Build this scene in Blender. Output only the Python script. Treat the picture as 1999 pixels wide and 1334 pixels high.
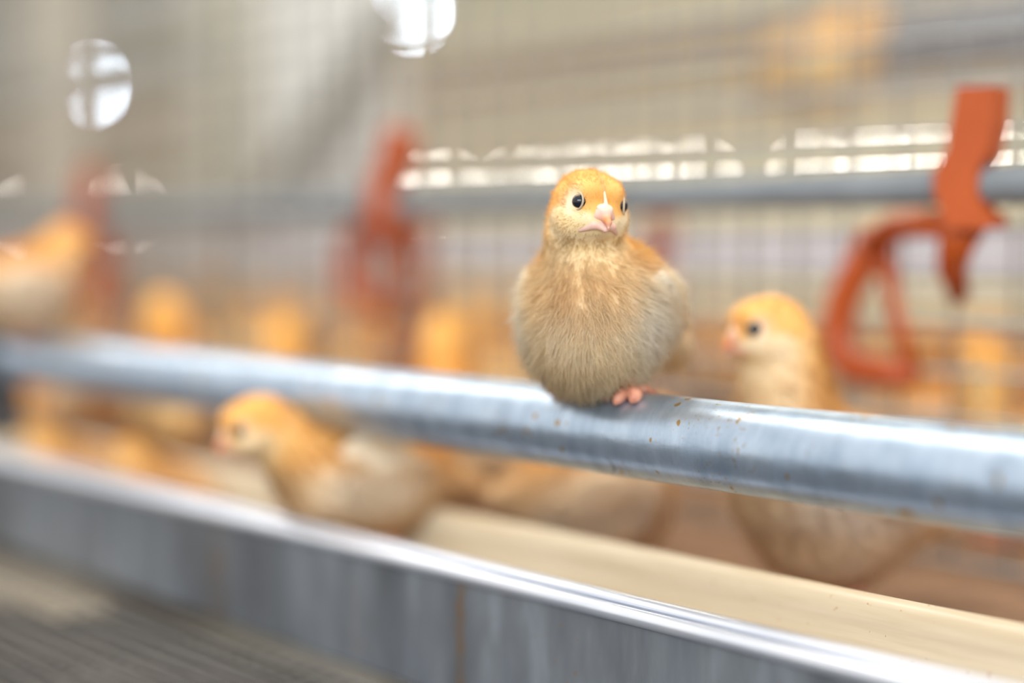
import bpy, bmesh, math, random
import numpy as np
from mathutils import Vector, Matrix
random.seed(7)
RNG = np.random.default_rng(11)
for o in list(bpy.data.objects):
    bpy.data.objects.remove(o)
SC = bpy.context.scene
COL = SC.collection
# ------------------------------------------------------------------ camera
CAMZ = 1.0
YAW, PITCH, FPX = math.radians(45.8), math.radians(3.85), 2776.0
cam_d = bpy.data.cameras.new('camera'); cam = bpy.data.objects.new('camera', cam_d); COL.objects.link(cam)
cam_d.sensor_width = 36.0; cam_d.lens = 50.0; cam_d.clip_start = 0.02; cam_d.clip_end = 100
cam.location = (0, 0, CAMZ); cam.rotation_euler = (math.pi/2 - PITCH, 0, YAW)
cam_d.dof.use_dof = True; cam_d.dof.focus_distance = 0.516; cam_d.dof.aperture_fstop = 1.5; cam_d.dof.aperture_blades = 0
SC.camera = cam
# ------------------------------------------------------------------ exposure, world, lights
SC.view_settings.view_transform = 'Standard'; SC.view_settings.look = 'None'
SC.view_settings.gamma = 1.0; SC.view_settings.use_curve_mapping = False
SC.view_settings.exposure = 0.46
SC.cycles.use_denoising = True
SC.cycles.sample_clamp_direct = 0
SC.cycles.sample_clamp_indirect = 6
SC.cycles.use_adaptive_sampling = False
W = bpy.data.worlds.new('world'); SC.world = W; W.use_nodes = True
bg = W.node_tree.nodes['Background']; bg.inputs[0].default_value = (1.0, 0.95, 0.87, 1); bg.inputs[1].default_value = 0.84

def area(name, loc, tgt, sx, sy, power, col):
    l = bpy.data.lights.new(name, 'AREA'); l.shape = 'RECTANGLE'; l.size = sx; l.size_y = sy
    l.energy = power; l.color = col
    o = bpy.data.objects.new(name, l); COL.objects.link(o); o.location = loc
    d = Vector(tgt) - Vector(loc); o.rotation_euler = d.to_track_quat('-Z', 'Y').to_euler()
    return o
# daylight from the hall's big side windows behind the photographer, and the ceiling tube rows
area('daylight_window', (1.6, -2.6, 2.45), (-0.4, 0.4, 0.95), 3.4, 1.3, 92, (0.74, 0.87, 1.0))
area('tube_row_near', (-1.9, .60, 3.3), (-1.9, .60, 0), 7.0, 0.35, 64, (1.0, 0.94, 0.84))
area('tube_row_far', (-4.0, 4.3, 3.3), (-4.0, 4.3, 0), 12.0, 0.35, 260, (1.0, 0.95, 0.80))

# ------------------------------------------------------------------ helpers
def ray(px, py):
    v = Vector(((px-999.5)/FPX, (667-py)/FPX, -1.0))
    return cam.rotation_euler.to_matrix() @ v
def at(px, py, Y):                     # world point of a photo position on the plane y = Y
    d = ray(px, py); k = Y/d.y
    return Vector((d.x*k, Y, CAMZ + d.z*k))
def link(o, parent=None):
    COL.objects.link(o)
    if parent is not None: o.parent = parent
    return o
def tag(o, label=None, cat=None, group=None, kind=None):
    if label: o['label'] = label
    if cat: o['category'] = cat
    if group: o['group'] = group
    if kind: o['kind'] = kind
    return o
def empty(name, loc=(0, 0, 0), rz=0.0):
    o = bpy.data.objects.new(name, None); o.empty_display_size = 0.02
    o.location = loc; o.rotation_euler = (0, 0, rz); COL.objects.link(o); return o
def mesh_obj(name, bm, mat, parent=None, smooth=False):
    me = bpy.data.meshes.new(name); bmesh.ops.recalc_face_normals(bm, faces=bm.faces[:]); bm.to_mesh(me); bm.free()
    if smooth:
        me.polygons.foreach_set('use_smooth', [True]*len(me.polygons))
    me.materials.append(mat)
    return link(bpy.data.objects.new(name, me), parent)
def inst(src, parent=None, loc=None, name=None):
    c = src.copy(); COL.objects.link(c)
    if parent is not None: c.parent = parent
    if loc is not None: c.location = loc
    if name: c.name = name
    return c
def box(bm, x0, x1, y0, y1, z0, z1, bev=0.0):
    vs = [bm.verts.new(p) for p in ((x0,y0,z0),(x1,y0,z0),(x1,y1,z0),(x0,y1,z0),(x0,y0,z1),(x1,y0,z1),(x1,y1,z1),(x0,y1,z1))]
    fs = [bm.faces.new([vs[i] for i in f]) for f in ((0,3,2,1),(4,5,6,7),(0,1,5,4),(1,2,6,5),(2,3,7,6),(3,0,4,7))]
    if bev:
        es = list({e for f in fs for e in f.edges})
        bmesh.ops.bevel(bm, geom=es, offset=bev, segments=2, affect='EDGES', profile=0.5)
def tube(bm, pts, rad, n=12, closed=False, cap=True, flat=None):
    pts = [Vector(p) for p in pts]; m = len(pts)
    rads = rad if hasattr(rad, '__len__') else [rad]*m
    rings = []; up = None
    for i, p in enumerate(pts):
        a = pts[(i-1) % m] if (closed or i > 0) else pts[i]
        b = pts[(i+1) % m] if (closed or i < m-1) else pts[i]
        t = (b-a).normalized()
        if up is None:
            up = Vector((0, 1, 0)) if abs(t.y) < .9 else Vector((0, 0, 1))
        s = t.cross(up).normalized(); up = s.cross(t).normalized()
        ring = []
        for k in range(n):
            th = 2*math.pi*k/n
            ring.append(bm.verts.new(p + s*math.cos(th)*rads[i]*(flat or 1) + up*math.sin(th)*rads[i]))
        rings.append(ring)
    for i in range(m if closed else m-1):
        A, B = rings[i], rings[(i+1) % m]
        for k in range(n):
            bm.faces.new((A[k], A[(k+1) % n], B[(k+1) % n], B[k]))
    if cap and not closed:
        bm.faces.new(rings[0]); bm.faces.new(rings[-1][::-1])
def extrude_x(bm, prof, x0, x1, closed=False):   # profile in (y, z) swept along x
    xs = [x0 + (x1-x0)*i/12 for i in range(13)]
    rows = [[bm.verts.new((x, y, z)) for (y, z) in prof] for x in xs]
    n = len(prof)
    for i in range(12):
        for k in range(n if closed else n-1):
            bm.faces.new((rows[i][k], rows[i][(k+1) % n], rows[i+1][(k+1) % n], rows[i+1][k]))
    if closed:
        bm.faces.new(rows[0][::-1]); bm.faces.new(rows[-1])
def thick(path, t):   # open profile given thickness -> closed outline
    P = [Vector(p) for p in path]; L = []; R = []
    for i, p in enumerate(P):
        a = P[max(i-1, 0)]; b = P[min(i+1, len(P)-1)]
        d = (b-a).normalized(); nrm = Vector((-d.y, d.x))
        L.append(p + nrm*t/2); R.append(p - nrm*t/2)
    return [tuple(v) for v in L + R[::-1]]

# ------------------------------------------------------------------ materials
class NT:
    def __init__(s, name):
        s.m = bpy.data.materials.new(name); s.m.use_nodes = True; s.t = s.m.node_tree
        s.b = s.t.nodes['Principled BSDF']; s.out = s.t.nodes['Material Output']
    def n(s, typ, **kw):
        nd = s.t.nodes.new(typ)
        for k, v in kw.items():
            if k.startswith('i_'):
                nd.inputs[int(k[2:]) if k[2:].isdigit() else k[2:].replace('_', ' ')].default_value = v
            else: setattr(nd, k, v)
        return nd
    def l(s, a, b): s.t.links.new(a, b)
    def coords(s, scale=(1, 1, 1)):
        tc = s.n('ShaderNodeTexCoord'); mp = s.n('ShaderNodeMapping'); mp.inputs['Scale'].default_value = scale
        s.l(tc.outputs['Object'], mp.inputs[0]); return mp.outputs[0]
    def noise(s, co, scale, detail=3, rough=.5):
        nz = s.n('ShaderNodeTexNoise'); nz.inputs['Scale'].default_value = scale
        nz.inputs['Detail'].default_value = detail; nz.inputs['Roughness'].default_value = rough
        s.l(co, nz.inputs['Vector']); return nz.outputs['Fac']
    def ramp(s, fac, stops):
        r = s.n('ShaderNodeValToRGB'); e = r.color_ramp.elements
        while len(e) < len(stops): e.new(0.5)
        for k, (p, c) in enumerate(stops):
            e[k].position = p; e[k].color = (*c, 1) if len(c) == 3 else c
        s.l(fac, r.inputs[0]); return r.outputs[0]
    def mix(s, fac, a, b):
        m = s.n('ShaderNodeMix', data_type='RGBA')
        for sock, v in ((m.inputs[0], fac), (m.inputs[6], a), (m.inputs[7], b)):
            if isinstance(v, bpy.types.NodeSocket): s.l(v, sock)
            elif isinstance(v, (int, float)): sock.default_value = v
            else: sock.default_value = (*v, 1)
        return m.outputs[2]
    def bump(s, h, strength, dist):
        b = s.n('ShaderNodeBump'); b.inputs['Strength'].default_value = strength; b.inputs['Distance'].default_value = dist
        s.l(h, b.inputs['Height']); s.l(b.outputs[0], s.b.inputs['Normal'])
    def base(s, c, rough=.5, metal=0.0):
        if isinstance(c, bpy.types.NodeSocket): s.l(c, s.b.inputs['Base Color'])
        else: s.b.inputs['Base Color'].default_value = (*c, 1)
        s.b.inputs['Roughness'].default_value = rough; s.b.inputs['Metallic'].default_value = metal
        return s.m
def simple(name, c1, c2, scale=30, rough=.5, metal=0.0, stretch=(1, 1, 1)):
    t = NT(name); co = t.coords(stretch)
    return t.base(t.ramp(t.noise(co, scale, 4), [(.3, c1), (.7, c2)]), rough, metal)

def mat_pipe():
    t = NT('galvanised_pipe'); co = t.coords((1, 1, 1))
    a = t.ramp(t.noise(t.coords((1.6, .6, .6)), 60, 6, .68), [(.3, (.34, .44, .58)), (.7, (.55, .66, .81))])
    sp = t.ramp(t.noise(t.coords((1, 1, 1)), 520, 2, .5), [(.60, (0, 0, 0)), (.68, (1, 1, 1))])
    pa = t.ramp(t.noise(co, 26, 2, .5), [(.50, (0, 0, 0)), (.62, (1, 1, 1))])
    mk = t.n('ShaderNodeMath', operation='MULTIPLY'); t.l(sp, mk.inputs[0]); t.l(pa, mk.inputs[1])
    c = t.mix(mk.outputs[0], a, (.36, .25, .13))
    # tan droppings, larger
    sp2 = t.ramp(t.noise(t.coords((1, .7, .7)), 210, 1, .4), [(.715, (0, 0, 0)), (.74, (1, 1, 1))])
    c = t.mix(sp2, c, (.40, .27, .12))
    # dark scratch marks
    v = t.n('ShaderNodeTexVoronoi', feature='DISTANCE_TO_EDGE'); v.inputs['Scale'].default_value = 95
    t.l(co, v.inputs['Vector'])
    cr = t.ramp(v.outputs['Distance'], [(0, (1, 1, 1)), (.028, (0, 0, 0))])
    pb = t.ramp(t.noise(co, 17, 1), [(.60, (0, 0, 0)), (.66, (.8, .8, .8))])
    mk2 = t.n('ShaderNodeMath', operation='MULTIPLY'); t.l(cr, mk2.inputs[0]); t.l(pb, mk2.inputs[1])
    c = t.mix(mk2.outputs[0], c, (.10, .14, .20))
    t.base(c, .34, .85)
    r = t.ramp(t.noise(co, 60, 4), [(.3, (.27,)*3), (.7, (.42,)*3)]); t.l(r, t.b.inputs['Roughness'])
    t.bump(t.noise(t.coords((.5, 1, 1)), 240, 4), .28, .0006)
    return t.m
def mat_galv_sheet():
    t = NT('galvanised_sheet'); co = t.coords((1, 1, .22))
    a = t.ramp(t.noise(co, 55, 5, .6), [(.25, (.17, .185, .215)), (.5, (.25, .27, .30)), (.75, (.38, .42, .47))])
    b = t.ramp(t.noise(t.coords((1, 1, .3)), 18, 3, .6), [(.35, (.62, .60, .58)), (.65, (1, 1, 1))])
    mm = t.n('ShaderNodeMix', data_type='RGBA', blend_type='MULTIPLY'); mm.inputs[0].default_value = 1
    t.l(a, mm.inputs[6]); t.l(b, mm.inputs[7]); c = mm.outputs[2]
    # rust runs below two joints
    tc = t.n('ShaderNodeTexCoord'); sx = t.n('ShaderNodeSeparateXYZ'); t.l(tc.outputs['Object'], sx.inputs[0])
    wob = t.noise(t.coords((1, 1, 1)), 90, 3, .7)
    for x0, w, s in ((-.4295, .0028, 1.0), (-.612, .010, .45), (-.50, .006, .12)):
        d = t.n('ShaderNodeMath', operation='SUBTRACT'); t.l(sx.outputs[0], d.inputs[0]); d.inputs[1].default_value = x0
        w1 = t.n('ShaderNodeMath', operation='MULTIPLY_ADD'); t.l(wob, w1.inputs[0]); w1.inputs[1].default_value = .008; w1.inputs[2].default_value = -.004
        d2 = t.n('ShaderNodeMath', operation='ADD'); t.l(d.outputs[0], d2.inputs[0]); t.l(w1.outputs[0], d2.inputs[1])
        ab = t.n('ShaderNodeMath', operation='ABSOLUTE'); t.l(d2.outputs[0], ab.inputs[0])
        mr = t.n('ShaderNodeMapRange'); t.l(ab.outputs[0], mr.inputs[0]); mr.inputs[1].default_value = 0; mr.inputs[2].default_value = w
        mr.inputs[3].default_value = s; mr.inputs[4].default_value = 0
        mk = t.n('ShaderNodeMath', operation='MULTIPLY'); t.l(mr.outputs[0], mk.inputs[0])
        br = t.ramp(t.noise(t.coords((1, 1, 1)), 60, 3), [(.35, (.25,)*3), (.55, (1, 1, 1))]); t.l(br, mk.inputs[1])
        c = t.mix(mk.outputs[0], c, (.24, .13, .045))
    sp = t.ramp(t.noise(t.coords((1, 1, .7)), 260, 2, .5), [(.70, (0, 0, 0)), (.74, (1, 1, 1))])
    c = t.mix(sp, c, (.28, .17, .10))
    t.base(c, .5, .55)
    t.bump(t.noise(t.coords((1, 1, .4)), 160, 4), .2, .0006)
    return t.m
def mat_cream():
    t = NT('cream_trough_plastic'); co = t.coords((.10, 1, 1.6))
    c = t.ramp(t.noise(co, 110, 4, .6), [(.3, (.54, .42, .27)), (.7, (.68, .56, .40))])
    sp = t.ramp(t.noise(t.coords((1, 1, 1)), 300, 2, .5), [(.70, (0, 0, 0)), (.75, (1, 1, 1))])
    c = t.mix(sp, c, (.40, .22, .08))
    return t.base(c, .35)
M = {}
M['pipe'] = mat_pipe(); M['sheet'] = mat_galv_sheet(); M['cream'] = mat_cream()
M['lip'] = simple('galvanised_lip', (.68, .72, .82), (.82, .85, .93), 60, .32, .7, (.3, 1, 1))
M['steel'] = simple('dull_steel', (.15, .16, .17), (.22, .235, .245), 20, .6, .15)
M['wire'] = simple('galvanised_wire', (.30, .30, .29), (.42, .42, .40), 30, .5, .4)
M['darkpost'] = simple('dark_painted_steel', (.07, .075, .085), (.12, .12, .13), 20, .5, .2)
M['rail'] = simple('pale_grey_rail', (.72, .71, .77), (.84, .83, .88), 12, .55)
M['white'] = simple('white_enamel_post', (.90, .91, .86), (.95, .95, .92), 5, .45)
M['pale'] = simple('pale_green_grey_post', (.58, .57, .48), (.70, .68, .58), 6, .5)
M['brace'] = simple('olive_grey_brace', (.16, .145, .10), (.23, .21, .15), 8, .5)
M['orange'] = simple('orange_plastic', (.44, .072, .010), (.54, .098, .015), 25, .38)
M['belt'] = simple('dark_dusty_belt', (.035, .032, .032), (.16, .14, .13), 26, .8, 0, (1, 1, 1))
M['litter'] = simple('brown_litter', (.17, .09, .05), (.36, .20, .11), 42, .9)
M['lightpatch'] = simple('beige_light_patch', (.80, .66, .47), (.92, .80, .62), 40, .85, 0, (1, 3, 1))  # pale colour stands in for light falling below the walkway wires
M['gridwire'] = simple('grey_grid_wire', (.10, .095, .09), (.24, .22, .20), 30, .5, .2)
M['beam'] = simple('beige_deck', (.46, .40, .31), (.60, .54, .44), 9, .7, 0, (.25, 4, 4))
M['bluegrey'] = simple('blue_grey_duct', (.13, .17, .27), (.20, .25, .36), 6, .5)
M['greyblue'] = simple('grey_beam', (.34, .35, .37), (.44, .45, .47), 6, .5)
M['wall'] = simple('beige_wall', (.56, .52, .38), (.70, .65, .50), .7, .9, 0, (1, 1, 2))
M['ceiling'] = simple('ceiling_sheet', (.58, .56, .44), (.70, .68, .56), 1.2, .8)
M['concrete'] = simple('concrete', (.25, .22, .19), (.36, .33, .29), 2, .9)
def emit(name, c, s):
    t = NT(name); t.b.inputs['Emission Color'].default_value = (*c, 1); t.b.inputs['Emission Strength'].default_value = s
    return t.base(c, .4)
M['bulb'] = emit('cool_lamp_glass', (.74, .86, 1.0), 64)
M['daypane'] = emit('daylit_window_pane', (1.0, .93, .82), 30)
M['eye'] = NT('eye_black').base((.010, .012, .018), .08)
M['eyering'] = simple('eyelid', (.45, .36, .25), (.60, .48, .33), 300, .6)
def mat_skin(name, c1, c2, sc, rough):
    t = NT(name); c = t.ramp(t.noise(t.coords(), sc, 3), [(.3, c1), (.7, c2)])
    t.base(c, rough); t.b.inputs['Subsurface Weight'].default_value = .25
    t.b.inputs['Subsurface Radius'].default_value = (.003, .0012, .0008); t.b.inputs['Subsurface Scale'].default_value = 1
    return t.m
def mat_attr(name, rough, ss=0.0, translucent=0.0):
    t = NT(name); a = t.n('ShaderNodeAttribute', attribute_name='Col')
    t.base(a.outputs['Color'], rough); t.b.inputs['Specular IOR Level'].default_value = .1
    if ss:
        t.b.inputs['Subsurface Weight'].default_value = ss; t.b.inputs['Subsurface Radius'].default_value = (.003, .0015, .0009); t.b.inputs['Subsurface Scale'].default_value = 1
    if translucent:
        tr = t.n('ShaderNodeBsdfTranslucent'); t.l(a.outputs['Color'], tr.inputs[0])
        ms = t.n('ShaderNodeMixShader'); ms.inputs[0].default_value = translucent
        t.l(t.b.outputs[0], ms.inputs[1]); t.l(tr.outputs[0], ms.inputs[2]); t.l(ms.outputs[0], t.out.inputs[0])
    return t.m
M['skin'] = mat_attr('chick_down_base', .95)
M['down'] = mat_attr('chick_down', .9, 0, .40)
M['beak'] = mat_attr('chick_beak', .28, .25)
M['leg'] = mat_skin('chick_leg', (.55, .20, .12), (.74, .34, .22), 300, .5)

# ------------------------------------------------------------------ chick: implicit body -> one continuous mesh
def Rm(rx=0, ry=0, rz=0):
    m = (Matrix.Rotation(math.radians(rz), 3, 'Z') @ Matrix.Rotation(math.radians(ry), 3, 'Y') @ Matrix.Rotation(math.radians(rx), 3, 'X'))
    return np.array(m)
def E(c, r, R=None, k=6.0): return ('e', np.array(c, float), np.array(r, float), R, k)
def Cn(a, b, ra, rb, k=6.0): return ('c', np.array(a, float), np.array(b, float), (ra, rb), k)
def sdf(prims, P):
    d = None
    for typ, a, b, c, k in prims:
        if typ == 'e':
            q = P - a
            if c is not None: q = q @ c
            k0 = np.linalg.norm(q/b, axis=1); k1 = np.linalg.norm(q/(b*b), axis=1) + 1e-9
            v = k0*(k0-1)/k1
        else:
            ab = b-a; t = np.clip(((P-a) @ ab)/(ab @ ab), 0, 1)
            v = np.linalg.norm(P - a - t[:, None]*ab, axis=1) - (c[0] + (c[1]-c[0])*t)
        if d is None: d = v
        else:
            h = np.clip(.5 + .5*(d-v)/k, 0, 1)
            d = d*(1-h) + v*h - k*h*(1-h)
    return d
def grad(prims, P, e=.4):
    g = np.stack([sdf(prims, P + np.eye(3)[i]*e) - sdf(prims, P - np.eye(3)[i]*e) for i in range(3)], 1)
    return g/(np.linalg.norm(g, axis=1, keepdims=True)+1e-9)
def surface_nets(prims, lo, hi, h):
    lo = np.array(lo, float); n = np.ceil((np.array(hi)-lo)/h).astype(int) + 1
    ax = [lo[i] + h*np.arange(n[i]) for i in range(3)]
    G = np.stack(np.meshgrid(*ax, indexing='ij'), -1)
    F = sdf(prims, G.reshape(-1, 3)).reshape(n)
    S = F < 0
    cs = [(i, j, k) for i in (0, 1) for j in (0, 1) for k in (0, 1)]
    cn = n-1
    def cut(A, o): return A[o[0]:o[0]+cn[0], o[1]:o[1]+cn[1], o[2]:o[2]+cn[2]]
    pos = np.zeros((*cn, 3)); cnt = np.zeros(cn)
    for a in cs:
        for axis in range(3):
            if a[axis]: continue
            b = list(a); b[axis] = 1
            Fa, Fb = cut(F, a), cut(F, b); cr = (Fa < 0) != (Fb < 0)
            t = np.where(cr, Fa/(Fa-Fb+1e-12), 0)
            p = np.zeros((*cn, 3)) + np.array(a, float); p[..., axis] += t
            pos += p*cr[..., None]; cnt += cr
    act = cnt > 0
    idx = -np.ones(cn, int); idx[act] = np.arange(act.sum())
    base = np.stack(np.meshgrid(*[np.arange(c) for c in cn], indexing='ij'), -1)
    V = (base[act] + pos[act]/cnt[act][:, None])*h + lo
    quads = []
    for axis in range(3):
        u, v = (axis+1) % 3, (axis+2) % 3
        sl0 = [slice(1, cn[0]), slice(1, cn[1]), slice(1, cn[2])]; sl0[axis] = slice(0, cn[axis])
        sl1 = list(sl0); sl1[axis] = slice(1, cn[axis]+1)
        A, B = S[tuple(sl0)], S[tuple(sl1)]
        cr = A != B; w = np.argwhere(cr); flip = B[cr]
        org = np.array([1, 1, 1]); org[axis] = 0
        w = w + org
        def g(du, dv):
            q = w.copy(); q[:, u] -= du; q[:, v] -= dv
            return idx[q[:, 0], q[:, 1], q[:, 2]]
        q = np.stack([g(1, 1), g(0, 1), g(0, 0), g(1, 0)], 1)
        q[flip] = q[flip][:, ::-1]
        quads.append(q)
    Q = np.concatenate(quads); Q = Q[(Q >= 0).all(1)]
    for _ in range(2):
        V = V - grad(prims, V)*sdf(prims, V)[:, None]*.8
    return V, Q
def np_mesh(name, V, Q, mat, col=None, normals=None, parent=None, scale=.001):
    me = bpy.data.meshes.new(name)
    me.vertices.add(len(V)); me.vertices.foreach_set('co', (V*scale).astype(np.float32).ravel())
    k = Q.shape[1]
    me.loops.add(Q.size); me.loops.foreach_set('vertex_index', Q.astype(np.int32).ravel())
    me.polygons.add(len(Q)); me.polygons.foreach_set('loop_start', (np.arange(len(Q))*k).astype(np.int32))
    me.update(calc_edges=True)
    me.polygons.foreach_set('use_smooth', np.ones(len(Q), bool))
    if col is not None:
        at_ = me.attributes.new('Col', 'FLOAT_COLOR', 'POINT')
        at_.data.foreach_set('color', np.concatenate([col, np.ones((len(col), 1))], 1).astype(np.float32).ravel())
    if normals is not None: me.normals_split_custom_set_from_vertices([tuple(x) for x in normals.astype(float)])
    me.materials.append(mat); me.validate()
    return link(bpy.data.objects.new(name, me), parent)
def sstep(a, b, x):
    t = np.clip((x-a)/(b-a), 0, 1); return t*t*(3-2*t)
def vnoise(P, s, seed=0):              # cheap smooth noise
    r = np.random.default_rng(seed); o = np.zeros(len(P))
    for i in range(5):
        d = r.normal(size=3); d /= np.linalg.norm(d); o += np.sin(P @ d*(2*math.pi/s)*(0.7+.25*i) + r.uniform(0, 6.28))
    return o/5
def strands(name, prims, V, Q, n, lenf, colf, maskf, flow, width, lift, parent, seed=1, mat=None):
    r = np.random.default_rng(seed)
    a, b, c, d = (V[Q[:, i]] for i in range(4))
    A = np.linalg.norm(np.cross(c-a, d-b), axis=1)/2
    f = r.choice(len(Q), n, p=A/A.sum()); u, v = r.random((2, n, 1))
    P = (a[f]*(1-u)+b[f]*u)*(1-v) + (d[f]*(1-u)+c[f]*u)*v
    keep = r.random(n) < maskf(P); P = P[keep]; n = len(P)
    N = grad(prims, P); L = lenf(P)*r.uniform(.6, 1.25, n)
    fl = flow(P); fl = fl - N*(fl*N).sum(1, keepdims=True); fl /= np.linalg.norm(fl, axis=1, keepdims=True)+1e-6
    clump = np.stack([vnoise(P, 7, 3), vnoise(P, 7, 4), vnoise(P, 7, 5)], 1)*.45
    D = N*lift + fl*.8 + clump + r.normal(size=(n, 3))*.22
    D /= np.linalg.norm(D, axis=1, keepdims=True)
    D2 = D + fl*.35 + r.normal(size=(n, 3))*.25 + np.array([0, 0, -.12]); D2 /= np.linalg.norm(D2, axis=1, keepdims=True)
    p0 = P - N*.5; p1 = p0 + D*L[:, None]*.5; p2 = p1 + D2*L[:, None]*.5
    s = np.cross(D, N + r.normal(size=(n, 3))*.5); s /= np.linalg.norm(s, axis=1, keepdims=True)+1e-6
    gn = np.cross(s, D); sg = np.sign((gn*N).sum(1)); s = s*sg[:, None]
    w = width*r.uniform(.7, 1.3, n)[:, None]
    VV = np.stack([p0-s*w, p0+s*w, p1+s*w*.7, p1-s*w*.7, p2], 1).reshape(-1, 3)
    i = np.arange(n)[:, None]*5
    T = np.concatenate([i+np.array([[0, 1, 2]]), i+np.array([[0, 2, 3]]), i+np.array([[3, 2, 4]])])
    C = colf(P); C = C*r.uniform(.90, 1.10, (n, 1)); C5 = np.repeat(C, 5, axis=0)
    NN = N*.8 + D*.25; NN /= np.linalg.norm(NN, axis=1, keepdims=True); N5 = np.repeat(NN, 5, axis=0)
    o = np_mesh(name, VV, T, mat or M['down'], np.clip(C5, 0, 1), N5, parent)
    o['kind'] = 'stuff'
    return o

CREAM = np.array([.95, .77, .51]); ORNG = np.array([.92, .47, .115]); WHITE = np.array([.96, .90, .80]); TAN = np.array([.76, .46, .19]); YEL = np.array([.97, .67, .29])
def lerp(a, b, t): return a*(1-t)[:, None] + b*t[:, None]
def make_chick(name, pose, h=1.6, nf=9000, wf=.26, legs='stand', pipe_dir=None, legsnap=None, tint=1.0):
    """pose: body prims, neck, head centre + head rotation; local +X forward, Z up, origin between the feet; mm"""
    root = empty(name)
    hc = np.array(pose['head'], float); HR = Rm(*pose['hrot'])
    def H(p): return HR @ np.array(p, float) + hc            # head frame -> local
    head = [E(H((-1.5, 0, 1.5)), (14.0, 12.4, 11.8), HR, 5), E(H((3, 0, -3.5)), (11.0, 11.8, 8.6), HR, 5),
            E(H((3.0, 7.0, -5.0)), (7, 5.5, 6), HR, 4), E(H((3.0, -7.0, -5.0)), (7, 5.5, 6), HR, 4),
            E(H((6.5, 4.6, 5.4)), (6, 4.6, 4.6), HR, 4), E(H((6.5, -4.6, 5.4)), (6, 4.6, 4.6), HR, 4),
            E(H((9.5, 0, -4.0)), (5.5, 6.5, 4.6), HR, 4)]
    nb, nt, rb, rt = pose['neck']
    prims = list(pose['body']) + [Cn(nb, H(nt), rb, rt, 12)] + head
    lo = np.array(pose['lo']); hi = np.array(pose['hi'])
    V, Q = surface_nets(prims, lo, hi, h)
    def headco(P): return (P-hc) @ HR
    bc = pose['body'][0][1]
    def colf(P):
        q = headco(P); rq = np.linalg.norm(q, axis=1)
        n1 = vnoise(P, 16, 1); n2 = vnoise(P, 9, 2)
        zc = nb[2]
        c = lerp(WHITE, CREAM*1.06, np.clip(.45 + .55*n1, 0, 1))
        up = sstep(zc-22, zc+4, P[:, 2]); c = lerp(c, YEL, up*.62)
        side = sstep(13, 25, np.abs(P[:, 1]-pose.get('yo', 0))); c = lerp(c, WHITE*1.0, side*.7); c = lerp(c, CREAM*np.array([1, .95, .85]), (1-side)*.5)
        ch = np.exp(-(((P[:, 0]-nb[0]-14)/14)**2 + ((P[:, 1]+1)/13)**2 + ((P[:, 2]-zc+5)/11)**2)); c = lerp(c, TAN, np.clip(ch*(.75+.5*n2), 0, .8))
        low = np.exp(-((P[:, 2]-bc[2]+20)/9)**2); c = lerp(c, CREAM*np.array([1, .95, .84]), low*.5)
        # head: orange crown and nape, pale face
        hd = 1-sstep(15, 21, rq)
        z0 = -.6 - 3.6*np.exp(-(q[:, 1]/6.5)**2)*sstep(5, 9, q[:, 0]) - 3.5*sstep(0, -6, q[:, 0])
        face = sstep(-1.2, 1.6, z0 - q[:, 2] + .9*n2)          # below the eye line
        crown = lerp(ORNG*np.array([.98, 1.08, 1.45]), ORNG*np.array([.78, .62, .50]), np.exp(-(((q[:, 0]-10)/6)**2 + (q[:, 1]/9)**2 + ((q[:, 2]-3)/4)**2)))
        line = np.exp(-(q[:, 1]/.9)**2)*sstep(4, 9, q[:, 0]); crown = lerp(crown, TAN*.75, line*.7)
        fc = lerp(crown, lerp(CREAM*1.02, YEL, np.clip(.35+.5*n1, 0, 1)), face)
        nape = sstep(2, -9, q[:, 0]); fc = lerp(fc, ORNG*np.array([1.05, 1.15, 1.5]), nape*.6)
        for s in (1, -1):
            de = np.linalg.norm((q-np.array([9.9, s*8.9, 1.8]))*np.array([.8, .6, .9]), axis=1)
            fc = lerp(fc, WHITE, np.exp(-(de/3.6)**2)*.7*sstep(3, -1.5, q[:, 0]-9.5))
        c = lerp(c, fc, hd)
        # back of the neck stays orange
        bk = sstep(2, -12, (P[:, 0]-hc[0])) * sstep(zc-2, zc+10, P[:, 2]) * (1-hd)
        c = lerp(c, ORNG*np.array([1.02, 1.15, 1.3]), bk*.75)
        return np.clip(c*tint, 0, 1)
    body = np_mesh('body', V, Q, M['skin'], colf(V), grad(prims, V), root)
    eyes = []
    for s in (1, -1):                       # seat each eye on the head surface
        p = H((9.9, s*8.7, 1.6))[None]
        for _ in range(4): p = p - grad(prims, p)*sdf(prims, p)[:, None]
        eyes.append((p[0]-hc) @ HR)
    def maskf(P):
        q = headco(P); m = np.ones(len(P))
        for e in eyes: m *= sstep(3.1, 3.9, np.linalg.norm((q-e), axis=1))
        m *= 1 - ((np.abs(q[:, 1]) < 4.6) & (q[:, 0] > 9.5) & (q[:, 2] < 1.5) & (q[:, 2] > -8.2)).astype(float)
        return m
    def lenf(P):
        q = headco(P); rq = np.linalg.norm(q, axis=1)
        L = 2.7 + 5.8*sstep(13, 30, rq)
        front = sstep(6, 12, q[:, 0])*(rq < 20); L = L*(1-.45*front)
        return L
    def flow(P):
        q = headco(P); hd = (1-sstep(14, 22, np.linalg.norm(q, axis=1)))[:, None]
        back = HR @ np.array([-1., 0, .1]); return (hd*back + (1-hd)*np.array([-.75, 0, -.75]))
    strands('down', prims, V, Q, nf, lenf, colf, maskf, flow, wf, .42, root)
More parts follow.
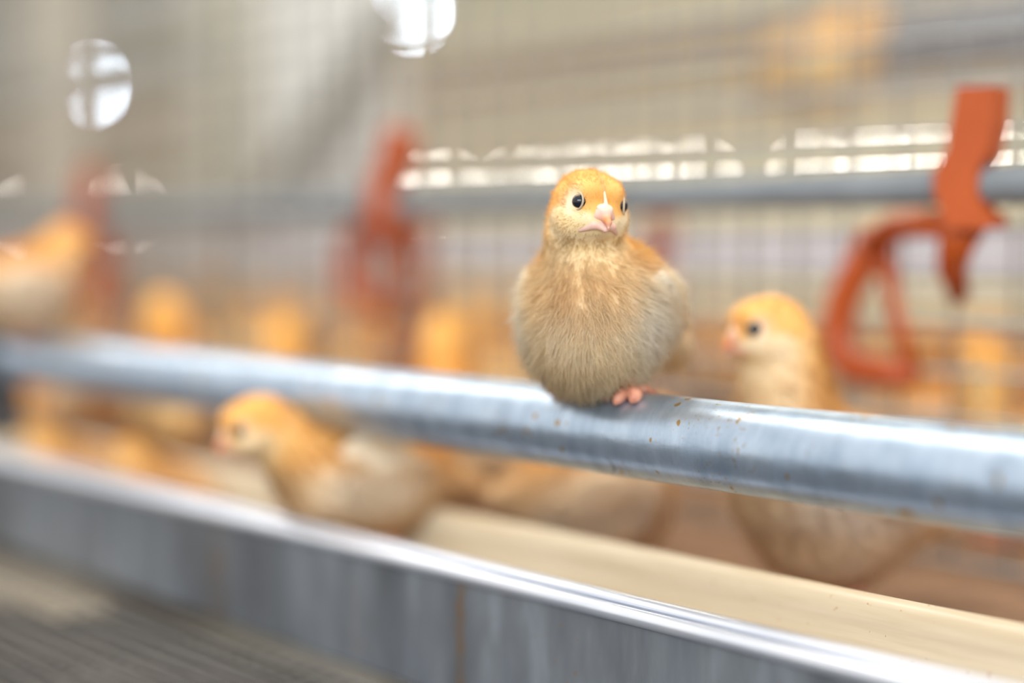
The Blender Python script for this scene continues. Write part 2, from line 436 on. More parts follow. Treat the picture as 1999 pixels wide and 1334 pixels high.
    # eyes
    for s, e in ((1, eyes[0]), (-1, eyes[1])):
        p = H(e); outw = HR @ np.array([.42, s*1.0, .08]); outw /= np.linalg.norm(outw)
        bm = bmesh.new(); bmesh.ops.create_uvsphere(bm, u_segments=24, v_segments=16, radius=1)
        R = Vector((0, 0, 1)).rotation_difference(Vector(outw)).to_matrix().to_4x4()
        c = Vector(p - outw*1.75)*.001
        bmesh.ops.transform(bm, matrix=Matrix.Translation(c) @ R @ Matrix.Diagonal(((.0029, .0029, .0031, 1) if h < 1.3 else (.0034, .0034, .0034, 1))), verts=bm.verts)
        eye = mesh_obj('eye', bm, M['eye'], root, True)
        bm = bmesh.new(); pts = []
        X = Vector(outw).cross(Vector(HR @ np.array([0, 0, 1.]))).normalized(); Z = X.cross(Vector(outw)).normalized()
        for k in range(20):
            th = 2*math.pi*k/20
            pts.append(Vector(p - outw*.15)*.001 + (X*math.cos(th)*.0028 + Z*math.sin(th)*.0031))
        tube(bm, pts, .00038, 8, closed=True)
        mesh_obj('eyelid', bm, M['eyering'], eye, True)
    # beak: upper and lower
    PINK = np.array([.85, .52, .42]); PALE = np.array([.90, .70, .57]); TIP = np.array([.78, .27, .08])
    def hp(prims_): return [(t, H(a), (H(b) if t == 'c' else b), c if t == 'c' else (HR if c is None else HR @ c), k) for t, a, b, c, k in prims_]
    upper = hp([E((12.8, 0, -.9), (3.7, 3.2, 2.6), None, 1.2), Cn((12.5, 0, 5.6), (15.2, 0, 1.0), .45, .8, .7), E((14.2, 1.5, -.2), (1.8, 1.4, 1.4), None, 1), E((14.2, -1.5, -.2), (1.8, 1.4, 1.4), None, 1),
                Cn((14.0, 0, -1.8), (18.8, 0, -4.8), 2.6, 1.0, 1.5), Cn((18.6, 0, -4.6), (19.2, 0, -6.6), 1.0, .45, .6), Cn((13.6, 2.2, -2.8), (11.6, 6.4, -4.8), 2.1, 1.2, 1.2), Cn((13.6, -2.2, -2.8), (11.6, -6.4, -4.8), 2.1, 1.2, 1.2)])
    lower = hp([Cn((10.6, 6.9, -8.2), (14.0, 3.4, -6.1), .8, 1.6, 1.0), Cn((10.6, -6.9, -8.2), (14.0, -3.4, -6.1), .8, 1.6, 1.0), Cn((13.8, 2.4, -5.9), (16.8, 0, -7.2), 1.5, .8, 1.0), Cn((13.8, -2.4, -5.9), (16.8, 0, -7.2), 1.5, .8, 1.0), E((12, 0, -5.4), (4, 3.4, 1.5), None, 1.2)])
    hb = .35 if h < 1.3 else .7
    for nm, pr in (('upper_beak', upper), ('lower_beak', lower)):
        bv, bq = surface_nets(pr, hc-22, hc+22, hb) if hb > .5 else surface_nets(pr, H((13, 0, -1))-10.5, H((13, 0, -1))+10.5, hb)
        q = headco(bv); cc = lerp(PINK, PALE, np.clip(sstep(-2.2, .8, q[:, 2]) + .25*vnoise(bv, 3, 8), 0, 1))
        if nm == 'upper_beak':
            cc = lerp(cc, TIP, np.exp(-(((q[:, 0]-18.4)/2.3)**2 + ((q[:, 2]+4.2)/2.2)**2))*.9)
            rid = np.exp(-(((q[:, 2]-4.6)/2.6)**2)); cc = lerp(cc, np.array([.84, .58, .36]), rid*.75)
            nos = np.exp(-(((q[:, 0]-14.2)/.7)**2 + ((np.abs(q[:, 1])-2.7)/.8)**2 + ((q[:, 2]+.3)/.35)**2)); cc = lerp(cc, TAN*.35, nos)
        if h > 1.3: cc = cc*np.array([.92, .78, .66])
        np_mesh(nm, bv, bq, M['beak'], np.clip(cc, 0, 1), grad(pr, bv, .15), root)
    # wings: flattened pads with a fan of first feathers
    for s in (1, -1):
        wc, wr = pose['wing']; wc = np.array(wc, float)*np.array([1, s, 1]) + np.array([0, pose.get('yo', 0), 0]); WR = Rm(-12*s, wr, -8*s)
        wp = [E(wc, (19, 5.4, 13), WR, 3)]
        for k in range(5):
            a = wc + WR @ np.array([-6, 1.0*s, 3.5-2.7*k]); b = wc + WR @ np.array([-26+2.4*k, -.5*s, 1.5-3.4*k])
            wp.append(Cn(a, b, 2.6, 1.1, 1.5))
        wv, wq = surface_nets(wp, wc-34, wc+34, max(1.0, h*.8))
        def wcol(P, wc=wc, WR=WR):
            q = (P-wc) @ WR; c = lerp(WHITE*np.array([1, .985, .96]), CREAM, np.clip(.35+.5*vnoise(P, 9, 6), 0, 1))*tint
            c = lerp(c, TAN, np.exp(-((q[:, 0]+27)/5)**2)*.25 + .35*(np.abs(np.sin(q[:, 2]*1.16+.4)) < .22)*(q[:, 0] < -4))
            return c
        wo = np_mesh('wing', wv, wq, M['skin'], wcol(wv), grad(wp, wv), root)
        strands('wing_down', wp, wv, wq, max(900, nf//6), lambda P: np.full(len(P), 4.6), wcol, lambda P: np.ones(len(P)), lambda P: np.tile(WR @ np.array([-1., 0, -.15]), (len(P), 1)), wf, .28, wo, seed=5)
    # legs
    gy = pose.get('feet', 11)
    for s in (1, -1):
        bm = bmesh.new()
        if legs == 'stand':
            hip = Vector((-8, s*gy*.9, bc[2]-14)); hock = Vector((-13, s*gy, 21)); foot = Vector((0, s*gy, 3.2))
            tube(bm, [hip*.001, (hip*.5+hock*.5)*.001, hock*.001], [.0060, .0042, .0028], 10)
            tube(bm, [hock*.001, (hock*.5+foot*.5)*.001, foot*.001], [.0028, .0020, .0023], 10)
            for ang, L in ((-32, 19), (0, 23), (32, 19), (180, 9)):
                d = Vector((math.cos(math.radians(ang)), math.sin(math.radians(ang)), 0))
                p0 = foot; p1 = foot + d*L*.5 + Vector((0, 0, -.6)); p2 = foot + d*L + Vector((0, 0, -1.9)); p3 = p2 + d*2.4 + Vector((0, 0, -.9))
                tube(bm, [v*.001 for v in (p0, p1, p2, p3)], [.0021, .0017, .0013, .0004], 8)
        else:                                # toes folded over the perch pipe
            pr_, px_, py_ = 16.5, *pipe_dir   # pipe radius, unit across-vector (towards the pipe's front) in local frame
            off = legs
            al = Vector((-py_, px_, 0)); ac = Vector((px_, py_, 0))
            def onpipe(u, v, r):             # u along pipe, v = arc angle towards the front
                x0 = ac*(math.sin(v)*(pr_+r)-off); z = math.cos(v)*(pr_+r)-pr_
                return (al*u + x0 + Vector((0, 0, z)))*.001
            u0 = s*gy
            tube(bm, [onpipe(u0*.8, .0, 16), onpipe(u0, .18, 8), onpipe(u0, .33, 3.0)], [.0046, .0030, .0028], 10)
            for du, L in ((-6.5, .40), (0, .50), (6.5, .40)):
                pts = [onpipe(u0 + du*min(1, k/3), .30 + L*k/6*.95, 2.5-.1*k) for k in range(7)]
                tube(bm, pts, [.0028, .0027, .0025, .0026, .0023, .0018, .0006], 10)
            tube(bm, [onpipe(u0, .30, 2.2), onpipe(u0+1, -.15, 1.8), onpipe(u0+1, -.55, 1.2)], [.0023, .0018, .0007], 8)
        mesh_obj('leg', bm, M['leg'], root, True)
    return root
def copy_tree(o, parent=None):
    c = o.copy(); COL.objects.link(c)
    if parent is not None: c.parent = parent
    for ch in list(o.children): copy_tree(ch, c)
    return c

# ------------------------------------------------------------------ the hall
FLOOR_PEN, GRID_Z = 0.83, 0.809
def struct(name, bm, mat): return tag(mesh_obj(name, bm, mat), kind='structure')
bm = bmesh.new(); box(bm, -22, 6, -4, 7.2, -.06, 0); struct('floor', bm, M['concrete'])
bm = bmesh.new(); box(bm, -22, 6, 7.0, 7.15, 0, 4.0); struct('wall_far', bm, M['wall'])
bm = bmesh.new(); box(bm, -22.15, -22, -4, 7.15, 0, 4.0); struct('wall_left', bm, M['wall'])
bm = bmesh.new(); box(bm, -22, 6, 1.0, 7.15, 4.0, 4.1); struct('ceiling', bm, M['ceiling'])
# purlins under the ceiling
for k, yy in enumerate((2.2, 3.6, 5.0, 6.3)):
    bm = bmesh.new(); box(bm, -21.9, 6, yy-.06, yy+.06, 3.84, 4.0); struct('trim_%d' % (k+1), bm, M['greyblue'])
# daylit window openings of the far wall: a low strip of small panes
wx = [(66, 24), (178, 22), (245, 12), (452, 24), (815, 14), (872, 26), (1010, 14), (1060, 10), (1128, 20), (1190, 20), (1262, 26),
      (1368, 22), (1580, 22), (1655, 8), (1715, 22), (1768, 16), (1812, 20), (1930, 20), (1992, 24)]
WSZ = .090
for k, (px, w) in enumerate(wx):
    yl = 420 - .0565*(px-60)
    p = at(px, yl, 6.985); ww = at(px+w*.30, yl, 6.985).x - at(px-w*.30, yl, 6.985).x; WSZ = at(px, yl-8, 6.985).z - at(px, yl+8, 6.985).z
    bm = bmesh.new(); box(bm, p.x-ww/2-.02, p.x+ww/2+.02, 6.975, 7.0, p.z-WSZ/2-.02, p.z-WSZ/2)
    box(bm, p.x-ww/2-.02, p.x+ww/2+.02, 6.975, 7.0, p.z+WSZ/2, p.z+WSZ/2+.02)
    box(bm, p.x-ww/2-.02, p.x-ww/2, 6.975, 7.0, p.z-WSZ/2, p.z+WSZ/2); box(bm, p.x+ww/2, p.x+ww/2+.02, 6.975, 7.0, p.z-WSZ/2, p.z+WSZ/2)
    fr = tag(mesh_obj('window_%d' % (k+1), bm, M['greyblue']), kind='structure')
    bm = bmesh.new(); box(bm, p.x-ww/2, p.x+ww/2, 6.976, 6.992, p.z-WSZ/2, p.z+WSZ/2)
    mesh_obj('pane', bm, M['daypane'], fr)
# lamps over the far aisle
def hall_lamp(px, py, Y, r, label):
    p = at(px, py, Y); root = empty('hanging_lamp', p)
    bm = bmesh.new(); bmesh.ops.create_uvsphere(bm, u_segments=20, v_segments=12, radius=r); mesh_obj('bulb', bm, M['bulb'], root, True)
    bm = bmesh.new(); tube(bm, [(0, 0, r*.8), (0, 0, r*1.5), (0, 0, r*2.0)], [r*.5, r*.45, r*.3], 14); mesh_obj('socket', bm, M['steel'], root, True)
    bm = bmesh.new(); tube(bm, [(0, 0, r*1.9), (0, 0, 4.0-p.z)], .006, 8); mesh_obj('cord', bm, M['steel'], root)
    return tag(root, label, 'lamp', 'round lamps hanging over the far aisle')
hall_lamp(803, 22, 4.2, .030, 'large bright bluish-white round lamp glowing above the white post, crossed by cage wires')
hall_lamp(178, 165, 4.6, .034, 'smaller bluish-white round lamp high at the left, cut into slices by dark wires')

# far tier: decks and rails of the next cage row (all run along x)
def rail(name, Y, z0, z1, dy, mat, label, cat, x0=-9, x1=2.0):
    bm = bmesh.new(); box(bm, x0, x1, Y-dy/2, Y+dy/2, z0, z1, .003)
    return tag(mesh_obj(name, bm, mat), label, cat)
def hz(slope, Y): return CAMZ - slope*1.3945*Y    # height of an x-parallel line seen with that slope in the photo
rail('cage_deck', 2.35, hz(-.120, 2.35), hz(-.138, 2.35), .30, M['beam'], 'beige upper deck running along the cage row above the mesh', 'deck')
rail('cage_deck', 2.9, hz(-.096, 2.9)-.10, hz(-.096, 2.9)+.02, .05, M['beam'], 'beige board strip along the far row below the upper deck', 'deck')
rail('cage_beam', 1.95, hz(-.228, 1.95), hz(-.228, 1.95)+.05, .05, M['greyblue'], 'grey-blue beam along the top edge of the picture above the lamp', 'beam')
rail('feed_rail', 1.13, hz(-.012, 1.13)-.050, hz(-.012, 1.13)-.002, .03, M['rail'], 'pale lavender-grey feed rail running level behind the chick', 'rail')
rail('cage_beam', 3.2, hz(-.080, 3.2)+.0, hz(-.080, 3.2)+.04, .05, M['greyblue'], 'thin grey beam above the strip of far windows', 'beam')
bm = bmesh.new(); a = at(1700, 92, 2.1); b = a + Vector((2.2, 0, 0)); tube(bm, [a, a*.5+b*.5, b], .04, 20)
tag(mesh_obj('air_duct', bm, M['bluegrey'], None, True), 'dark blue-grey air duct in the upper right behind the mesh', 'duct')

# white post with brace, pale post
def post(name, pxa, pxb, Y, mat, label, z1=2.6, th=.04):
    a, b = at(pxa, 400, Y).x, at(pxb, 400, Y).x
    bm = bmesh.new(); box(bm, a, b, Y, Y+th, 0, z1, .003)
    return tag(mesh_obj(name, bm, mat), label, 'post')
wp = empty('cage_post', (0, 0, 0)); tag(wp, 'wide white upright post with a dark diagonal brace left of the orange clip', 'post')
a, b = at(512, 400, 1.25).x, at(745, 400, 1.25).x
bm = bmesh.new(); box(bm, a, b, 1.25, 1.29, 0, 2.6, .003); mesh_obj('post_sheet', bm, M['white'], wp)
p0, p1 = at(775, 20, 1.215), at(490, 430, 1.215)
bm = bmesh.new(); tube(bm, [p0, p0*.5+p1*.5, p1], .027, 4); mesh_obj('diagonal_brace', bm, M['brace'], wp)
post('cage_post', 378, 500, 1.36, M['pale'], 'narrower pale grey-green upright post beside the wide white post')
post('cage_post', 55, 138, .93, M['beam'], 'dull beige upright post at the far left of the cage behind the orange-headed chick', 2.2, .03)
bm = bmesh.new(); p = at(437, 300, .66); tube(bm, [(p.x, .66, .83), (p.x, .66, 1.8)], .0035, 8)
tag(mesh_obj('upright_rod', bm, M['brace'], None, True), 'thin dark upright rod crossing in front of the narrower pale post', 'rod')

# ------------------------------------------------------------------ pen floor, wire mesh wall
bm = bmesh.new(); box(bm, -7, 1.2, .475, 3.2, FLOOR_PEN-.012, FLOOR_PEN)
tag(mesh_obj('pen_floor', bm, M['litter']), kind='structure')
def wire_panel(Y, x0, x1, z0, z1, sx, sz, r, label):
    root = empty('wire_mesh_panel', (x0, Y, z0)); tag(root, label, 'wire mesh', 'wire mesh walls of the pen')
    bm = bmesh.new(); tube(bm, [(0, 0, 0), (0, 0, z1-z0)], r, 6); v = mesh_obj('vertical_wire', bm, M['wire'], root, True)
    n = int((x1-x0)/sx)
    for i in range(1, n+1): inst(v, root, (i*sx, 0, 0))
    bm = bmesh.new(); tube(bm, [(0, 0, 0), (x1-x0, 0, 0)], r, 6); w = mesh_obj('cross_wire', bm, M['wire'], root, True)
    w.location = (0, -r*1.8, .004)
    for i in range(1, int((z1-z0)/sz)+1): inst(w, root, (0, -r*1.8, .004+i*sz))
    if Y < .8:
        e = inst(w, root, (0, -r*6, at(1128, 337, Y).z - z0)); e.scale = (1, 1.15, 1.15)
        for py_ in (147, 170):
            e = inst(w, root, (0, -r*4, at(178, py_, Y).z - z0)); e.scale = (.685, 1.5, 1.5) if py_ == 147 else (.685, 1.1, 1.1)
    return root
wire_panel(.685, -4.2, .40, FLOOR_PEN, 1.62, .033, .025, .00155, 'tall square wire mesh wall right behind the grey rod and orange clips')
wire_panel(.99, -3.4, .55, FLOOR_PEN, 1.70, .0160, .06, .0009, 'finer close-spaced wire mesh wall further back in the pen')

# grey rod and orange brackets
bm = bmesh.new(); tube(bm, [(-4.2, .612, 1.0276), (-2, .612, 1.0276), (.4, .612, 1.0276)], .0092, 16)
tag(mesh_obj('support_rod', bm, M['steel'], None, True), 'grey horizontal rod at eye level passing behind the chick\'s head', 'rod')
def bracket_meshes():
    BO = Vector((-.315, .612, 1.0276))
    def P(px, py, dy=0): return at(px, py, .612+dy) - BO
    out = [(1868,168),(1940,168),(1937,240),(1925,300),(1906,330),(1904,384),(1918,410),(1936,420),(1934,446),(1852,446),(1838,420),(1822,375),(1822,335),(1846,295),(1856,235)]
    bm = bmesh.new(); vs = [bm.verts.new(P(x, y, -.012)) for x, y in out]; f = bm.faces.new(vs)
    r = bmesh.ops.extrude_face_region(bm, geom=[f]); bmesh.ops.translate(bm, verts=[g for g in r['geom'] if isinstance(g, bmesh.types.BMVert)], vec=(0, .015, 0))
    bmesh.ops.triangulate(bm, faces=[f for f in bm.faces if len(f.verts) > 4])
    clip = bm; PD = .055
    bm = bmesh.new(); tube(bm, [P(1885,440,.004), P(1866,480,.012), P(1858,520,.026), P(1872,575,.040)], [.0095, .0085, .0075, .0055], 10); tail = bm
    bm = bmesh.new(); tube(bm, [P(1852,440,.003), P(1800,436,.020), P(1745,442,.040), P(1705,478,PD-.002)], [.0065, .007, .0075, .0085], 10); arm = bm
    bm = bmesh.new()
    tube(bm, [P(x, y, PD) for x, y in ((1715,455),(1678,520),(1645,585),(1634,640),(1638,690),(1665,718),(1720,728),(1785,733))], [.0085]*6+[.0075, .0065], 12, flat=1.1); loop = bm
    bm = bmesh.new(); tube(bm, [P(x, y, PD) for x, y in ((1712,470),(1735,540),(1752,620),(1778,733))], [.0066, .0050, .0040, .0045], 10); strut = bm
    return clip, tail, arm, loop, strut
names = ('clip', 'hook', 'arm', 'loop', 'strut'); proto = empty('orange_bracket', (-.315, .612, 1.0276))
for nm, b in zip(names, bracket_meshes()):
    o = mesh_obj(nm, b, M['orange'], proto, nm != 'clip')
tag(proto, 'sharpest orange plastic clip bracket with a looped arm, gripping the grey rod at the right', 'bracket', 'orange plastic brackets')
for X, Y, Z, rz, sc, lb in ((-.735, .612, 1.033, .22, 1.0, 'blurred orange bracket clipped on the grey rod beside the white post'),
                        (-1.150, .612, 1.0276, 0, .9, 'faint orange bracket on the rod beyond the wide white post'),
                        (-.93, .80, .985, 0, .95, 'faint red-orange bracket hanging just left behind the perched chick'),
                        (-.66, .80, .985, 0, .85, 'faint red-orange bracket showing right behind the perched chick\'s neck'),
                        (-.40, 1.02, .93, .1, .9, 'dim red-orange bracket low at the right edge behind the mesh'),
                        (.10, .612, 1.0276, 0, 1.0, 'orange bracket on the grey rod past the right edge')):
    if X > 0: continue
    c = copy_tree(proto); c.location = (X, Y, Z); c.rotation_euler = (0, rz, 0); c.scale = (sc,)*3; c['label'] = lb

# ------------------------------------------------------------------ perch pipe, feed trough, walkway grid
PY, PZ, PR = .415, .927, .0165
bm = bmesh.new(); n = 48; xs = [-.915 + (.62+.915)*i/40 for i in range(41)]
tube(bm, [(x, PY, PZ) for x in xs], PR, n)
tag(mesh_obj('perch_pipe', bm, M['pipe'], None, True), 'thick galvanised steel perch pipe with tan specks, running across the picture', 'pipe')
root = empty('perch_stand', (-.93, PY, .872)); tag(root, 'dark upright stand holding the end of the perch pipe at the left', 'post')
bm = bmesh.new(); box(bm, -.014, .014, -.016, .016, 0, .100, .002); mesh_obj('upright', bm, M['darkpost'], root)
bm = bmesh.new(); tube(bm, [(-.010, 0, .055), (.028, 0, .055)], .0205, 24); mesh_obj('pipe_collar', bm, M['darkpost'], root, True)

root = empty('feed_trough', (0, 0, 0)); tag(root, 'long feed trough with galvanised outer wall and cream plastic lining', 'trough')
TX0, TX1 = -2.4, .62
bm = bmesh.new(); extrude_x(bm, thick([(.470, GRID_Z+.001), (.391, GRID_Z+.001), (.3885, .812), (.3885, .8640)], .0012), TX0, TX1, True)
mesh_obj('outer_wall', bm, M['sheet'], root)
bm = bmesh.new(); tube(bm, [(TX0 + (TX1-TX0)*i/12, .3876, .8650) for i in range(13)], .0032, 14); mesh_obj('rolled_lip', bm, M['lip'], root, True)
bm = bmesh.new(); extrude_x(bm, [(.3895, .8675), (.3910, .8702), (.3945, .8706), (.3975, .8700), (.3975, .8688), (.3945, .8692), (.3915, .8688)], TX0, TX1, True)
mesh_obj('top_strip', bm, M['lip'], root, True)
prof = [(.3975, .868), (.3985, .850), (.403, .830), (.412, .8205), (.424, .8185), (.434, .820), (.4415, .832), (.4450, .846), (.4462, .8500), (.4492, .8530), (.4512, .8620), (.4530, .8685), (.4565, .8712), (.4600, .8700), (.4612, .8660)]
bm = bmesh.new(); extrude_x(bm, thick(prof, .0016), TX0, TX1, True); mesh_obj('liner', bm, M['cream'], root, True)

bm = bmesh.new(); box(bm, -3.2, .8, -.9, .388, GRID_Z-.020, GRID_Z-.014)
tag(mesh_obj('litter_belt', bm, M['belt']), 'dark dusty belt under the wire walkway at the lower left', 'belt')
root = empty('wire_walkway', (0, 0, GRID_Z)); tag(root, 'grey wire grid walkway lying in front of the feed trough', 'grid')
bm = bmesh.new(); tube(bm, [(-3.2, 0, 0), (.8, 0, 0)], .0010, 6); w = mesh_obj('long_wire', bm, M['gridwire'], root, True); w.location = (0, .380, -.0015)
for i in range(1, 80): inst(w, root, (0, .380-.0115*i, -.0015))
bm = bmesh.new(); tube(bm, [(0, -.9, 0), (0, .385, 0)], .0010, 6); w = mesh_obj('cross_wire', bm, M['gridwire'], root, True); w.location = (-2.0, 0, -.0035)
for i in range(1, 240): inst(w, root, (-2.0+.0115*i, 0, -.0035))
# patch of light over the belt, built as a thin pale beige sheet
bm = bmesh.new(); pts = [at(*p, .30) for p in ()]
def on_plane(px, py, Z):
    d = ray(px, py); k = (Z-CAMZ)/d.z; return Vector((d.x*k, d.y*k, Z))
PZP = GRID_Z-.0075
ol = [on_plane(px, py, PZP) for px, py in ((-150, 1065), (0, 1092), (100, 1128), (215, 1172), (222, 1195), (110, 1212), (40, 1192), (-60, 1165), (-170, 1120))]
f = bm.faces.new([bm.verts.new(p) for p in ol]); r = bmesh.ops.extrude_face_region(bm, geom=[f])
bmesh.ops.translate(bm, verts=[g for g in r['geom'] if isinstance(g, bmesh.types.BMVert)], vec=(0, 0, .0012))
tag(mesh_obj('painted_light_patch', bm, M['lightpatch']), 'patch of light under the walkway wires at the lower left, made as a pale beige sheet', 'lightpatch')

# ------------------------------------------------------------------ chicks
CAMDIR = math.degrees(math.atan2(-.697, .717))      # heading that looks at the camera
# the chick on the pipe
H0 = math.radians(CAMDIR - 20)
ac = (-math.sin(H0), -math.cos(H0))
perch = dict(body=[E((-9, -3, 30), (32, 27, 21), Rm(0, -8, 0), 8), E((4, -3, 25), (22, 25, 21), None, 8), E((-3, -3, 15), (26, 20, 17), None, 9),
                   E((-6, -2, 38), (18, 22, 12), None, 8), Cn((-34, 0, 22), (-62, 12, 12), 15, 6, 8)],
             neck=((3, -1, 42), (-5, 0, -9), 16, 12.8), head=(16, 0, 67.5), hrot=(-5, 3, 40), wing=((-8, 24, 31), -20), yo=-3,
             lo=(-75, -44, -12), hi=(45, 40, 90), feet=14)
main = make_chick('chick', perch, h=1.15, nf=62000, wf=.115, legs=5.0, pipe_dir=ac)
main.location = (-.372, PY-.005, PZ+PR); main.rotation_euler = (0, 0, H0); main.scale = (1.05,)*3
tag(main, 'sharp fluffy yellow chick crouching on the galvanised pipe, facing the camera', 'chick')

def pl(o, px, Y, heading, z, sc, label, group=None, rx=0):
    p = at(px, 500, Y); o.location = (p.x, Y, z); o.rotation_euler = (0, 0, math.radians(heading)); o.scale = (sc,)*3
    o['label'] = label; o['category'] = 'chick'
    if group: o['group'] = group
    return o
LEFT, RIGHT, CAMW, AWAY = CAMDIR-90, CAMDIR+90, CAMDIR, CAMDIR+180
stand = dict(body=[E((-8, 0, 58), (40, 27, 28), Rm(0, -20, 0), 8), E((14, 0, 62), (23, 24, 26), None, 8), E((-6, 0, 40), (30, 23, 22), None, 8),
                   Cn((-36, 0, 46), (-60, 0, 42), 15, 5, 8)],
             neck=((15, 0, 82), (-6, 0, -8), 20, 15.5), head=(25, 0, 121), hrot=(0, 4, 0), wing=((-12, 25.5, 60), -12), lo=(-72, -38, 10), hi=(52, 38, 145))
st = make_chick('chick', stand, h=1.8, nf=16000, wf=.24, tint=np.array([.94, .90, .90]))
pl(st, 1603, .535, LEFT+22, FLOOR_PEN-.002, 1.12, 'cream chick standing upright behind the pipe at the right, facing left')
lean = dict(body=[E((-4, 0, 66), (37, 24, 24), Rm(0, 4, 0), 8), E((14, 0, 66), (22, 23, 22), None, 8), E((-4, 0, 56), (28, 21, 17), None, 8),
                  Cn((-32, 0, 62), (-54, 0, 58), 14, 6, 8)],
            neck=((22, 0, 70), (-8, 0, -5), 19, 14), head=(54, 0, 93), hrot=(0, 14, 8), wing=((2, 21.5, 76), -8), lo=(-68, -38, 25), hi=(80, 38, 118), feet=8)
le = make_chick('chick', lean, h=1.8, nf=14000, wf=.26, tint=np.array([.95, .88, .80]))
pl(le, 708, .430, -108, .8195, 1.03, 'chick standing in the feed trough with its head poking out under the pipe')
low = dict(body=[E((-12, 0, 30), (36, 28, 26), Rm(0, -6, 0), 8), E((8, 0, 30), (23, 25, 24), None, 8), E((-4, 0, 16), (28, 24, 14), None, 8), Cn((-36, 0, 30), (-58, 0, 32), 14, 5, 8)],
           neck=((10, 0, 44), (-6, 0, -8), 19, 13), head=(28, 0, 62), hrot=(0, 30, 0), wing=((-12, 27, 34), -6), lo=(-74, -40, -4), hi=(60, 40, 84), feet=13)
aw = make_chick('chick', low, h=1.8, nf=12000, wf=.28, legs=0.0, pipe_dir=(-1.0, 0.0), tint=np.array([.92, .84, .76]))
pl(aw, 58, PY, 82, PZ+PR, .93, 'orange-headed chick perched on the left end of the pipe, facing away')
peck = dict(body=[E((-6, 0, 54), (38, 27, 26), Rm(0, 18, 0), 8), E((14, 0, 48), (22, 24, 23), None, 8), E((-4, 0, 42), (26, 22, 16), None, 8), Cn((-34, 0, 66), (-56, 0, 74), 13, 5, 8)],
            neck=((22, 0, 50), (-8, 0, 0), 18, 13), head=(56, 0, 40), hrot=(0, 55, 0), wing=((-10, 25.5, 56), 16), lo=(-70, -38, 12), hi=(78, 38, 90))
pk = make_chick('chick', peck, h=2.2, nf=8000, wf=.36, tint=np.array([.95, .86, .74]))
so = make_chick('chick', stand, h=2.2, nf=8000, wf=.36, tint=np.array([1.04, .94, .72]))
sit = copy_tree(aw)   # the low pose again, resting on the floor
PLACED = [(-.93, .80), (-.66, .80), (-.60, .84), (-.40, 1.02)]
def cp(src, px, Y, hd, z, sc, label, group=None, own=False):
    o = src if own else copy_tree(src)
    Y0 = Y
    for _ in range(26):                       # keep bodies from standing in one another
        x = at(px, 500, Y).x
        if all((x-a)**2 + (Y-b)**2 > (.080 if Y < .65 else .124)**2 for a, b in PLACED) and not (1.19 < Y < 1.34 and x < -1.1) and abs(Y-.99) > .065 and abs(Y-.685) > .075: break
        Y += .025
    if Y0 < .45: Y = Y0
    PLACED.append((at(px, 500, Y).x, Y))
    return pl(o, px, Y, hd, z, sc, label, group)
PLACED += [(st.location.x, st.location.y), (le.location.x, le.location.y)]
cp(sit, 1190, .545, 60, FLOOR_PEN+.010, 1.05, 'pale chick resting low behind the trough, directly beneath the perched chick', own=True)
cp(pk, 1000, .535, RIGHT-10, FLOOR_PEN, 1.0, 'pale orange chick behind the trough just right of the trough-standing chick', own=True)
cp(so, 325, .545, AWAY+20, FLOOR_PEN, 1.0, 'yellow chick whose head shows above the pipe near its left end', own=True)
cp(pk, 70, .500, -95, FLOOR_PEN, .90, 'orange chick under the left end of the pipe, below the perched orange-headed one')
cp(pk, 215, .505, -80, FLOOR_PEN, .90, 'orange chick pecking into the trough near its left end')
cp(sit, 300, .425, -165, .829, .78, 'orange-brown chick huddled in the trough left of the leaning chick')
cp(sit, 130, .424, -150, .829, .78, 'orange-brown chick squatting in the trough near the left end of the pipe')
cp(sit, 1400, .590, AWAY, FLOOR_PEN+.010, 1.25, 'beige chick seen blurred between the perched chick and the standing one')
cp(so, 965, .665, AWAY+40, FLOOR_PEN, .96, 'chick with a pale wing just left behind the perched chick\'s body')
cp(so, 1985, .70, LEFT, FLOOR_PEN, .86, 'orange chick cut off by the right edge behind the mesh')
cp(so, 872, .600, AWAY+8, FLOOR_PEN, .95, 'bright yellow-orange chick in front of the mesh, nearest on the perched chick\'s left side')
cp(so, 705, .590, AWAY-25, FLOOR_PEN, .86, 'orange chick in front of the mesh beside the loop of the left orange bracket')
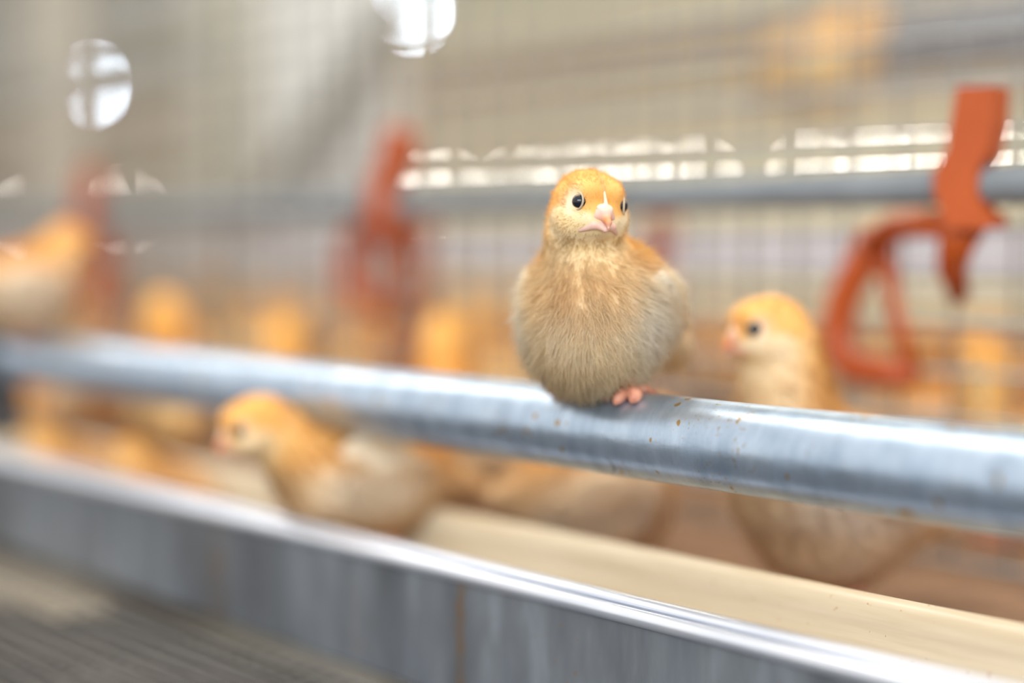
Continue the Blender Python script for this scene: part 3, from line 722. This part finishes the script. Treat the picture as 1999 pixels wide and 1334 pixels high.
cp(so, 575, .605, AWAY+30, FLOOR_PEN, .89, 'brownish-orange chick in front of the mesh below the white post')
cp(sit, 1880, .600, 20, FLOOR_PEN+.010, 1.15, 'orange chick resting in front of the mesh at the right, just above the pipe')
cp(pk, 1890, .535, LEFT-30, FLOOR_PEN, .9, 'orange-brown chick behind the trough at the lower right')
# the crowd beyond the mesh
c1 = ('blurred orange chick in the crowd behind the mesh, left of the wide white post', 'blurred chicks left of the white post')
c2 = ('blurred orange chick in the crowd behind the left orange bracket', 'blurred chicks behind the left orange bracket')
c3 = ('blurred orange-yellow chick in the crowd between the left bracket and the perched chick', 'blurred chicks between the bracket and the perched chick')
crowd = [(540, .68, 30), (610, .70, 150), (675, .69, -80), (745, .67, 200), (810, .70, 10), (870, .67, 90), (905, .76, -30), (960, .85, 60), (650, .80, 0), (770, .80, 140), (840, .85, -60),
         (1030, .85, 20), (480, .78, 70), (420, .70, 160), (230, .68, 100), (130, .75, 20), (40, .70, -20), (1090, .75, 100), (340, .8, 0)]
for i, (px, Y, hd) in enumerate(crowd):
    lb, g = c1 if px < 520 else (c2 if px < 760 else c3)
    cp((so, so, pk, so)[i % 4], px, Y, hd, FLOOR_PEN, random.uniform(.84, .98), lb, g)
for i, (px, Y, hd) in enumerate([(1700, .68, 20), (1790, .72, 140), (1870, .68, -60), (1950, .85, 80), (1500, .85, 0), (1620, .80, 90)]):
    cp((sit, pk)[i % 2], px, Y, hd, FLOOR_PEN+(.010 if i % 2 == 0 else 0), random.uniform(.95, 1.05), 'blurred orange chick low behind the pipe at the right, under the orange bracket', 'blurred chicks low at the right')
# a chick up on the far deck
hi = make_chick('chick', low, h=2.2, nf=7000, wf=.4, tint=np.array([1.06, .97, .72]))
c = cp(hi, 1606, 1.50, CAMW+70, 0, 1.55, 'warm yellow chick perched high on the far rail, upper right', own=True)
pz = at(1608, 208, c.location.y).z
r_ = rail('high_perch', c.location.y, pz-.016, pz, .03, M['beam'], 'narrow beige perch rail under the chick in the upper right', 'rail', -1.6, -.5)
c.location.z = pz
